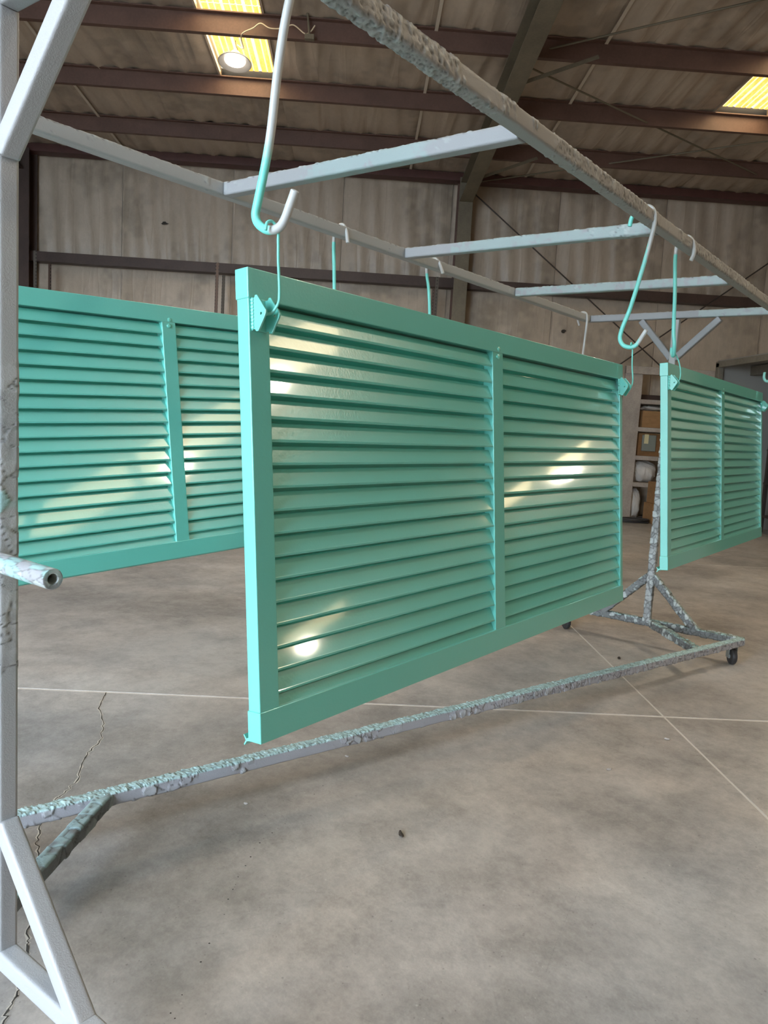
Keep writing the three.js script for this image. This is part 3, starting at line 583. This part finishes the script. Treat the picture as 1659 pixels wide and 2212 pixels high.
{
  const { c0, c1, c2, c3, cE, zL, zR, H, t, zC0, zCE, yF, Wf } = K, R = rack, h = t / 2;
  const light = { flake: (q, up) => (up > 0.5 ? 0.5 : 0.08), teal: () => 0, cell: 0.02, thick: 0.0018, step: 0.007, crackW: 0.06, vary: 0.3 };
  part('top_rail', tube(V(c0 - h, H, zR), V(cE + h, H, zR), t, { flake: (q, up, n) => (n.z > 0.4 ? 0.5 + 0.25 * Math.sin(q * 21) : up > 0.4 ? 0.8 : 0.15 + 0.6 * smooth(0.09, 0.04, Math.abs(q - 0.13))), cell: 0.014, thick: 0.0026, crackW: 0.09, vary: 0.3, base: [0.3, 0.295, 0.285], step: 0.005 }), M.rack, R);
  part('top_rail', tube(V(c0 - h, H, zL), V(cE + h, H, zL), t, { ...light, base: [0.36, 0.37, 0.37] }), M.rack, R);
  const soft = [0.29, 0.36, 0.36];
  const zz = [[c0, {}], [c1, { ...light, coatTo: soft, teal: (q) => 0.9 * (1 - smooth(0.1, 0.35, Math.abs(q - 0.55))) }], [c2, { ...light, coatTo: soft, teal: (q) => 0.8 * smooth(0, 0.4, q), flake: (q, up) => (up > 0.5 ? 0.5 : 0.45 * smooth(0.6, 0.9, q)) }], [c3, { ...light, coatTo: soft, teal: () => 0.7 }]];
  for (const [x, o] of zz) part('crossbar', tube(V(x, H, zL + h), V(x, H, zR - h), t, { base: [0.3, 0.31, 0.32], ...o }), M.rack, R);
  part('crossbar', tube(V(cE, H, zL + h), V(cE, H + 0.012, zR - h), t, { ...light, coatTo: [0.3, 0.36, 0.36], teal: (q) => (q > 0.62 ? 0.9 : 0), base: [0.27, 0.28, 0.29] }), M.rack, R);
  // posts
  const mid = (q, a, b) => smooth(a, a + 0.04, q) * (1 - smooth(b - 0.04, b, q));
  part('post', tube(V(c0, yF, zC0), V(c0, H - h, zC0), t, { base: [0.4, 0.4, 0.41], flake: (q) => 0.62 * mid(q, 0.3, 0.68), teal: (q) => 0.9 * mid(q, 0.48, 0.55), cell: 0.05, thick: 0.0016, crackW: 0.035, vary: 0.12, step: 0.003 }), M.rack, R);
  part('post', tube(V(cE, yF, zCE), V(cE, H - h, zCE), t, { base: [0.36, 0.37, 0.365], flake: (q) => 0.98 * (1 - smooth(0.62, 0.72, q)), teal: (q) => 0.25 * (1 - smooth(0.6, 0.7, q)), cell: 0.036, thick: 0.004, crackW: 0.13, step: 0.0045 }), M.rack, R);
  // braces under the top frame
  const up0 = { base: [0.41, 0.41, 0.42], roll: V(1, 0, 0) }, upE = { base: [0.25, 0.26, 0.27], roll: V(1, 0, 0) };
  for (const s of [-1, 1]) {
    part('upper_brace', tube(V(c0, 1.852, zC0 + s * 0.012), V(c0, H - h, zC0 + s * 0.285), t * 0.98, up0), M.rack, R);
    part('upper_brace', tube(V(cE, 1.87, zCE + s * 0.012), V(cE, H - h, zCE + (s < 0 ? -0.225 : 0.262)), t * 0.92, upE), M.rack, R);
    const flk = { flake: (q, u) => (u > 0.1 ? 0.97 : 0.6), teal: (q, u) => (u > 0.2 ? 0.8 : 0.0), cell: 0.028, thick: 0.0045, step: 0.004, crackW: 0.17, vary: 0.7, base: [0.17, 0.18, 0.18], coatTo: [0.36, 0.44, 0.43], roll: V(1, 0, 0) };
    part('lower_brace', tube(V(c0, 0.462, zC0 + s * 0.012), V(c0, yF + h * 0.2, zC0 + s * 0.318), t * 0.98, up0), M.rack, R);
    part('lower_brace', tube(V(cE, 0.462, zCE + s * 0.012), V(cE, yF + h * 0.2, zCE + s * 0.315), t, flk), M.rack, R);
  }
  // feet, diagonal base rail and gussets
  const flk = { flake: (q, u) => (u > 0.1 ? 0.97 : 0.6), teal: (q, u) => (u > 0.3 ? 0.95 : 0.0), cell: 0.028, thick: 0.0045, step: 0.004, crackW: 0.17, vary: 0.7, base: [0.15, 0.16, 0.16], coatTo: [0.32, 0.46, 0.44] };
  part('foot', tube(V(c0, yF, zC0 - Wf), V(c0, yF, zC0 + Wf), t, { base: [0.4, 0.405, 0.42] }), M.rack, R);
  part('foot', tube(V(cE, yF, zCE - Wf), V(cE, yF, zCE + Wf), t, { ...flk, teal: (q, u) => (u > 0.3 ? 0.5 + 0.45 * q : 0.0) }), M.rack, R);
  part('base_rail', tube(V(c0 + 0.02, yF + 0.002, zC0 - Wf + 0.01), V(cE - 0.02, yF + 0.002, zCE + Wf - 0.01), t * 0.98, { flake: (q, u) => (u > 0.25 ? 0.45 + 0.54 * smooth(0.06, 0.2, q) : 0.3 + 0.4 * smooth(0.35, 0.7, q)), teal: (q, u) => (u > 0.25 ? 1 : 0.0), cellAt: (u) => (u > 0.25 ? 0.015 : 0.03), thick: 0.0036, step: 0.003, crackW: 0.12, vary: 0.22, base: [0.36, 0.36, 0.39], coatTo: [0.41, 0.58, 0.59] }), M.rack, R);
  part('gusset', tube(V(c0 + 0.02, yF, zC0 - 0.11), V(1.34, yF, -2.03), t * 0.98, { flake: (q, u) => (u > -0.3 ? 0.35 + 0.6 * q : 0.2), teal: (q, u) => (u > 0.4 ? 0.8 : 0), cell: 0.05, thick: 0.003, step: 0.003, crackW: 0.07, vary: 0.3, coatTo: [0.3, 0.42, 0.44], base: [0.16, 0.17, 0.18] }), M.rack, R);
  part('gusset', tube(V(cE - 0.02, yF, zCE + 0.11 - 0.07), V(4.6, yF, -1.13), t, flk), M.rack, R);
  // stub of pipe welded across the front of the post
  {
    const x = c0 - h - 0.019, sh = new THREE.Shape(); sh.absarc(0, 0, 0.0185, 0, Math.PI * 2, false); const hole = new THREE.Path(); hole.absarc(0, 0, 0.0115, 0, Math.PI * 2, true); sh.holes.push(hole);
    const g = new THREE.ExtrudeGeometry(sh, { depth: 0.36, bevelEnabled: true, bevelSize: 0.0015, bevelThickness: 0.0015, bevelSegments: 2, curveSegments: 24, steps: 60 });
    g.translate(x, 1.048, -1.68);
    const p = g.attributes.position, col = [];
    for (let i = 0; i < p.count; i++) { const [id, e] = cells(p.getX(i) / 0.02, p.getY(i) / 0.02, p.getZ(i) / 0.035), q = noise3(p.getX(i) * 60, p.getY(i) * 60, p.getZ(i) * 25); const b = id < 0.35 ? TOPCOAT : id < 0.6 ? PALE : GREY; col.push(...b.map((c) => mix(c, 0.12, (1 - smooth(0, 0.12, e)) * 0.7) * (0.8 + 0.4 * q))); }
    g.setAttribute('color', new THREE.Float32BufferAttribute(col, 3));
    const m = part('pipe_stub', g, M.rack, R); m.userData.label = 'open-ended pipe stub with chipped paint';
  }
  // casters
  const wheelG = (() => { const g = new THREE.LatheGeometry([[0.012, -0.015], [0.044, -0.016], [0.05, -0.011], [0.051, 0], [0.05, 0.011], [0.044, 0.016], [0.012, 0.015]].map(([a, b]) => new THREE.Vector2(a, b)), 32); g.rotateZ(Math.PI / 2); return g; })();
  const hubG = (() => { const g = new THREE.CylinderGeometry(0.014, 0.014, 0.046, 16); g.rotateZ(Math.PI / 2); return g; })();
  const forkG = mergeGeometries([box(-0.026, -0.022, 0.04, 0.118, -0.02, 0.024, 0.001), box(0.022, 0.026, 0.04, 0.118, -0.02, 0.024, 0.001), box(-0.026, 0.026, 0.112, 0.118, -0.03, 0.03, 0.001)]);
  for (const [x, z, a] of [[cE - 0.01, zCE + Wf - 0.06, -0.95], [cE - 0.04, zCE - Wf + 0.05, -0.7], [c0, zC0 + Wf - 0.06, 0.4], [c0, zC0 - Wf + 0.06, 1.2]]) {
    const c = new THREE.Group(); c.name = 'caster'; c.position.set(x, 0, z); c.rotation.y = a; R.add(c);
    const w = part('wheel', wheelG, M.rubber, c); w.position.set(0, 0.051, 0.012);
    const hb = part('axle', hubG, M.zinc, c); hb.position.set(0, 0.051, 0.012);
    part('fork', forkG, M.zinc, c); part('mounting_plate', box(-0.035, 0.035, 0.118, 0.13, -0.035, 0.035, 0.002), M.zinc, c);
  }
}

// ------------------------------------------------------------------ louvered shutters
const S = { L: 1.7962, H: 0.8543, d: 0.0323, a: 0.0539, b: 0.0578, s: 0.0492, m1: 0.8623, m2: 0.9169 };
const slatProfile = [[0, 0], [-0.0006, 0.0008], [-0.0006, 0.0042], [0.0004, 0.0054], [0.0128, 0.0348], [0.0138, 0.0357], [0.0262, 0.0362], [0.0262, 0.0488], [0.0278, 0.0488], [0.0278, 0.0342], [0.0152, 0.0334], [0.0042, 0.0056], [0.0042, 0]];
const slatGeo = {};
function shutter(label) {
  const g = top('louvered_shutter', null); tag(g, label, 'shutter', 'shutters hanging on the rolling rack');
  const { L, H, d, a, b, s, m1, m2 } = S, e = 0.0016;
  part('top_rail', box(-e, L + e, -a, 0, -d, e, 0.0022), M.paint, g);
  const br = part('bottom_rail', box(-e, L + e, -H, -H + b, -d, e, 0.0022), M.paint, g);
  // forked lip of the extrusion along the rear lower edge
  part('track_lip', sweep([[d, -H + 0.006], [d + 0.006, -H + 0.004], [d + 0.012, -H + 0.011], [d + 0.014, -H + 0.0095], [d + 0.008, -H + 0.0005], [d + 0.0135, -H - 0.008], [d + 0.0115, -H - 0.0095], [d + 0.0055, -H - 0.0015], [d, -H + 0.0]], L), M.paint, br);
  part('stile', box(0, s, -H + b - 0.001, -a + 0.001, -d + 0.002, 0, 0.002), M.paint, g);
  part('stile', box(L - s * 0.46, L, -H + b - 0.001, -a + 0.001, -d + 0.002, 0, 0.002), M.paint, g);
  part('mullion', box(m1, m2, -H + b - 0.001, -a + 0.001, -d + 0.002, 0, 0.002), M.paint, g);
  const pitch = (H - a - b) / 17.5;
  for (const [x0, x1] of [[s, m1], [m2, L - s * 0.46]]) {
    const key = (x1 - x0).toFixed(4); slatGeo[key] ??= sweep(slatProfile, x1 - x0);
    for (let k = 0; k < 18; k++) { const y = -a - pitch * (0.94 + k), m = part('slat', slatGeo[key], M.paint, g); m.position.set(x0, k === 17 ? -H + b - 0.0125 : y, -0.0035); }
  }
  // eared brackets welded to the stiles
  const ear = new THREE.Shape([[0, 0.027], [0.009, 0.027], [0.011, 0.031], [0.015, 0.031], [0.0355, 0.003], [0.0362, -0.001], [0.0345, -0.006], [0.0165, -0.031], [0.0115, -0.031], [0.009, -0.027], [0, -0.027]].map(([x, y]) => new THREE.Vector2(-x, y)));
  const hole = new THREE.Path(); hole.absarc(-0.0245, -0.002, 0.003, 0, Math.PI * 2, false); ear.holes.push(hole);
  for (const x of [0.0055, L - 0.0435]) {
    const k = new THREE.Group(); k.name = 'bracket'; k.position.set(x, -0.0815, 0); g.add(k);
    part('bracket_plate', box(0, 0.036, -0.029, 0.029, 0, 0.003, 0.001), M.paint, k);
    for (const q of [0, 0.033]) { const eg = new THREE.ExtrudeGeometry(ear, { depth: 0.003, bevelEnabled: true, bevelSize: 0.0006, bevelThickness: 0.0006, bevelSegments: 2, curveSegments: 10 }); eg.rotateY(Math.PI / 2); eg.translate(q, 0, 0.0005); part('ear', metric(eg), M.paint, k); }
    const beads = []; for (let i = 0; i < 9; i++) { const sph = new THREE.SphereGeometry(0.0042, 8, 6); sph.scale(0.7, 1, 1); sph.translate(-0.0006, -0.024 + i * 0.006, 0.004); beads.push(sph); }
    part('weld_bead', mergeGeometries(beads), M.weld, k);
  }
  // weld dabs where the mullion meets the top rail
  for (const [x, y] of [[(m1 + m2) / 2, -a - 0.012], [(m1 + m2) / 2 + 0.003, -a + 0.008]]) { const q = new THREE.SphereGeometry(0.0095, 12, 8), p = q.attributes.position; for (let i = 0; i < p.count; i++) { const f = 1 + 0.35 * (noise3(p.getX(i) * 300 + x, p.getY(i) * 300, p.getZ(i) * 300) - 0.5); p.setXYZ(i, p.getX(i) * f, p.getY(i) * f * 0.8, p.getZ(i) * 0.35); } q.computeVertexNormals(); const m = part('weld_dab', q, M.weld, g); m.position.set(x, y, 0.001); }
  return g;
}
function hang(g, [x, y, z], yaw, roll, tilt) {
  const q = new THREE.Quaternion().setFromEuler(new THREE.Euler(0, yaw * Math.PI / 180, 0)).multiply(new THREE.Quaternion().setFromEuler(new THREE.Euler(0, 0, roll * Math.PI / 180))).multiply(new THREE.Quaternion().setFromEuler(new THREE.Euler(tilt * Math.PI / 180, 0, 0)));
  g.position.copy(W(x, y, z)); g.quaternion.copy(QR).multiply(q);
}
hang(shutter('turquoise louvered shutter hung above the diagonal base rail from the thick S-hook'), [0.9541, 1.6267, -1.0502], -0.25, -0.17, -5.64);
hang(shutter('turquoise louvered shutter partly hidden by the rack post with the pipe stub'), [0.7739, 1.681, -2.2245], -0.51, 2.13, -5.74);
hang(shutter('turquoise louvered shutter hanging in front of the cardboard boxes and spray booth'), [3.2381, 1.6755, -1.0384], 0.11, -0.29, -5.68);
hang(shutter('turquoise louvered shutter on the wall-side rail, wholly behind another shutter'), [3.19, 1.679, -2.222], 0.1, 0.2, -5.7);

// ------------------------------------------------------------------ hooks and wires
const HG = [0.46, 0.47, 0.46], HT = [0.17, 0.62, 0.55];
function hook(x, zy, r, label, { teal = () => 0, extra = [], jump } = {}) {
  const pts = zy.map(([z, y]) => V(0, y, z)).concat(extra.map(([dx, y, z]) => V(dx, y, z)));
  const o = pts.reduce((m, p) => (p.y > m.y ? p : m)).clone();
  const g = rod(pts.map((p) => p.clone().sub(o)), r, 150, 12), p = g.attributes.position, col = [];
  for (let i = 0; i < p.count; i++) { const y = p.getY(i) + o.y, z = p.getZ(i) + o.z, k = smooth(0.25, 0.75, teal(y, z) + 0.3 * (noise3(p.getX(i) * 220, y * 220, z * 220) - 0.5)); col.push(...HG.map((c, q) => mix(c, HT[q], k))); }
  g.setAttribute('color', new THREE.Float32BufferAttribute(col, 3)); g.deleteAttribute('uv');
  const m = top('hanging_hook', g, M.hook); m.position.copy(W(x, o.y, o.z)); m.quaternion.copy(QR);
  return tag(m, label, 'hook', 'steel hooks over the rack rails');
}
const overR = [[-1.04, 2.118], [-1.0385, 2.145], [-1.028, 2.162], [-1.006, 2.169], [-0.985, 2.16], [-0.976, 2.14], [-0.978, 2.1]];
hook(0.97, [...overR, [-0.998, 2.02], [-1.01, 1.951], [-1.023, 1.841], [-1.036, 1.782], [-1.048, 1.737], [-1.052, 1.717], [-1.045, 1.703], [-1.023, 1.69], [-1.004, 1.688], [-0.988, 1.693], [-0.978, 1.705], [-0.969, 1.723], [-0.958, 1.746]], 0.0078, 'thick S-hook with turquoise overspray carrying the shutter beside the pipe stub post', { teal: (y, z) => (z < -1.01 ? smooth(1.9, 1.74, y) : 0) });
hook(2.768, [[-1.069, 2.11], [-1.062, 2.14], [-1.03, 2.166], [-1.005, 2.169], [-0.987, 2.152], [-0.981, 2.114], [-0.986, 2.067], [-1.011, 1.943], [-1.041, 1.816], [-1.064, 1.743], [-1.066, 1.713], [-1.054, 1.694], [-1.031, 1.685], [-1.008, 1.69], [-0.989, 1.717], [-0.974, 1.743]], 0.0076, 'slanted S-hook over the flaking rail between two hanging shutters', { teal: (y, z) => (z < -1.015 ? 0.8 : y > 2.05 || z > -0.995 ? 0.25 : 0.62) });
hook(3.231, [[-0.984, 2.075], [-0.977, 2.096], [-0.978, 2.123], [-0.989, 2.154], [-1.007, 2.168], [-1.034, 2.16], [-1.046, 2.129], [-1.034, 1.938], [-1.024, 1.791], [-1.018, 1.755]], 0.0076, 'straight hook with a grey tip over the rail beside the slanted S-hook', { teal: (y, z) => (y < 2.1 && z < -1.0 ? 0.75 : 0.1), extra: [[0.008, 1.728, -1.018], [0.022, 1.708, -1.022], [0.04, 1.705, -1.03], [0.055, 1.718, -1.04], [0.06, 1.738, -1.044]] });
hook(5.035, [...overR.map(([z, y]) => [z, y]), [-0.985, 2.03], [-0.995, 1.86], [-1.0, 1.76], [-1.012, 1.737], [-1.03, 1.735], [-1.042, 1.75], [-1.043, 1.785]], 0.0076, 'pale hook at the rail end holding the shutter before the spray booth', { teal: (y) => (y < 1.9 ? 0.6 : 0.2) });
hook(2.5, [[-2.153, 2.093], [-2.16, 2.125], [-2.17, 2.15], [-2.187, 2.167], [-2.21, 2.16], [-2.228, 2.13], [-2.23, 2.1], [-2.222, 2.0], [-2.212, 1.88], [-2.205, 1.79], [-2.19, 1.77], [-2.17, 1.775], [-2.16, 1.8]], 0.0076, 'hook with a grey tip on the wall-side rail before the second crossbar', { teal: (y, z) => (y < 2.1 && z < -2.19 ? 0.8 : 0.1) });
hook(3.197, [[-2.139, 2.095], [-2.155, 2.128], [-2.168, 2.15], [-2.19, 2.167], [-2.215, 2.16], [-2.235, 2.13], [-2.232, 2.09], [-2.218, 2.03], [-2.2, 1.88], [-2.2, 1.79], [-2.185, 1.77], [-2.165, 1.775], [-2.155, 1.8]], 0.0076, 'curved hook on the wall-side rail just past the second crossbar', { teal: (y, z) => (y < 2.1 && z < -2.18 ? 0.75 : 0.15) });
hook(4.98, [[-2.207, 2.084], [-2.221, 2.122], [-2.21, 2.158], [-2.189, 2.169], [-2.167, 2.16], [-2.157, 2.126], [-2.16, 2.004], [-2.165, 1.866], [-2.168, 1.79], [-2.18, 1.77], [-2.2, 1.775], [-2.208, 1.8]], 0.0076, 'cream hook at the far end of the wall-side rail', { teal: () => 0.1 });
hook(0.83, [[-2.153, 2.093], [-2.16, 2.125], [-2.17, 2.15], [-2.187, 2.167], [-2.21, 2.16], [-2.228, 2.13], [-2.23, 2.1], [-2.222, 2.0], [-2.212, 1.88], [-2.205, 1.79], [-2.19, 1.77], [-2.17, 1.775], [-2.16, 1.8]], 0.0076, 'hook on the wall-side rail next to the end crossbar above the pipe stub post', { teal: (y) => (y < 2.0 ? 0.7 : 0.1) });

const wireMat = phys([0.16, 0.58, 0.5], { roughness: 0.35 });
function wire(pts, label) { const p = pts.map((q) => V(...q)), o = p[0].clone(), m = top('wire_link', rod(p.map((q) => q.clone().sub(o)), 0.0027, 60, 8), wireMat); m.position.copy(W(o.x, o.y, o.z)); m.quaternion.copy(QR); tag(m, label, 'wire', 'wire links between hooks and shutters'); }
wire([[0.952, 1.684, -1.006], [0.955, 1.697, -1.006], [0.966, 1.701, -1.005], [0.975, 1.688, -1.0], [0.977, 1.67, -1.0], [0.979, 1.64, -1.0], [0.984, 1.58, -0.999], [0.984, 1.566, -1.001], [0.979, 1.549, -1.012], [0.965, 1.545, -1.018]], 'turquoise wire link from the thick S-hook to the shutter bracket');
wire([[2.76, 1.69, -1.022], [2.764, 1.7, -1.022], [2.772, 1.698, -1.022], [2.775, 1.68, -1.02], [2.772, 1.62, -1.014], [2.764, 1.56, -1.004], [2.752, 1.538, -1.006], [2.73, 1.538, -1.008]], 'thin wire link under the slanted S-hook');
wire([[3.262, 1.7, -1.032], [3.262, 1.714, -1.03], [3.272, 1.716, -1.026], [3.285, 1.69, -1.012], [3.288, 1.65, -1.0], [3.288, 1.618, -0.998], [3.27, 1.597, -1.002], [3.25, 1.593, -1.006]], 'bent wire link hanging from the straight hook with the grey tip');
wire([[5.033, 1.73, -1.025], [5.035, 1.742, -1.022], [5.043, 1.74, -1.018], [5.045, 1.72, -1.012], [5.04, 1.65, -1.005], [5.035, 1.6, -1.0], [5.02, 1.585, -1.005], [4.998, 1.583, -1.01]], 'wire link beside the spray booth under the pale hook');
wire([[2.497, 1.764, -2.185], [2.5, 1.777, -2.183], [2.508, 1.775, -2.18], [2.51, 1.74, -2.178], [2.51, 1.69, -2.178], [2.505, 1.668, -2.18], [2.49, 1.662, -2.186]], 'wire link under the hook before the second crossbar');
wire([[3.195, 1.764, -2.18], [3.198, 1.777, -2.178], [3.206, 1.775, -2.176], [3.208, 1.72, -2.176], [3.208, 1.62, -2.178], [3.2, 1.6, -2.184], [3.195, 1.597, -2.188]], 'wire link under the curved hook past the second crossbar');
wire([[4.976, 1.764, -2.185], [4.979, 1.777, -2.183], [4.987, 1.775, -2.18], [4.985, 1.7, -2.18], [4.975, 1.63, -2.182], [4.96, 1.604, -2.188], [4.945, 1.604, -2.19]], 'wire link under the cream hook at the rail end');

// ------------------------------------------------------------------ crumbs of paint on the floor
for (const [x, z, s, dark, lab] of [[0.212, -2.434, 0.02, 1, 'dark curled paint chip lying alone on the concrete in front of the shutter'], [1.675, -4.578, 0.022, 1, 'thin dark paint sliver beside the pale floor joint'], [-0.568, -2.748, 0.012, 0, 'pale paint crumb near the jagged floor crack'], [0.02, -3.02, 0.009, 0, 'tiny pale crumb under the base rail'], [1.479, -3.343, 0.012, 0, 'pale crumb next to the crossing of the floor joints'], [1.1, -3.0, 0.012, 0, 'pale paint crumb on the open concrete beside the long joint'], [-0.33, -2.6, 0.008, 0, 'small pale crumb between the crack and the base rail']]) {
  const g = new THREE.SphereGeometry(1, 9, 6), p = g.attributes.position; for (let i = 0; i < p.count; i++) { const f = rr(0.75, 1.2); p.setXYZ(i, p.getX(i) * s * f, Math.max(0, 0.004 + p.getY(i) * 0.004 * f + 0.15 * s * Math.pow(p.getX(i), 2)), p.getZ(i) * s * 0.4 * f); } g.computeVertexNormals();
  const m = top('paint_chip', g, dark ? M.darkSteel : M.filler); m.position.set(x, 0.0005, z); m.rotation.y = rr(0, 3); tag(m, lab, 'chip', 'paint chips on the floor');
}

renderer.render(scene, camera);
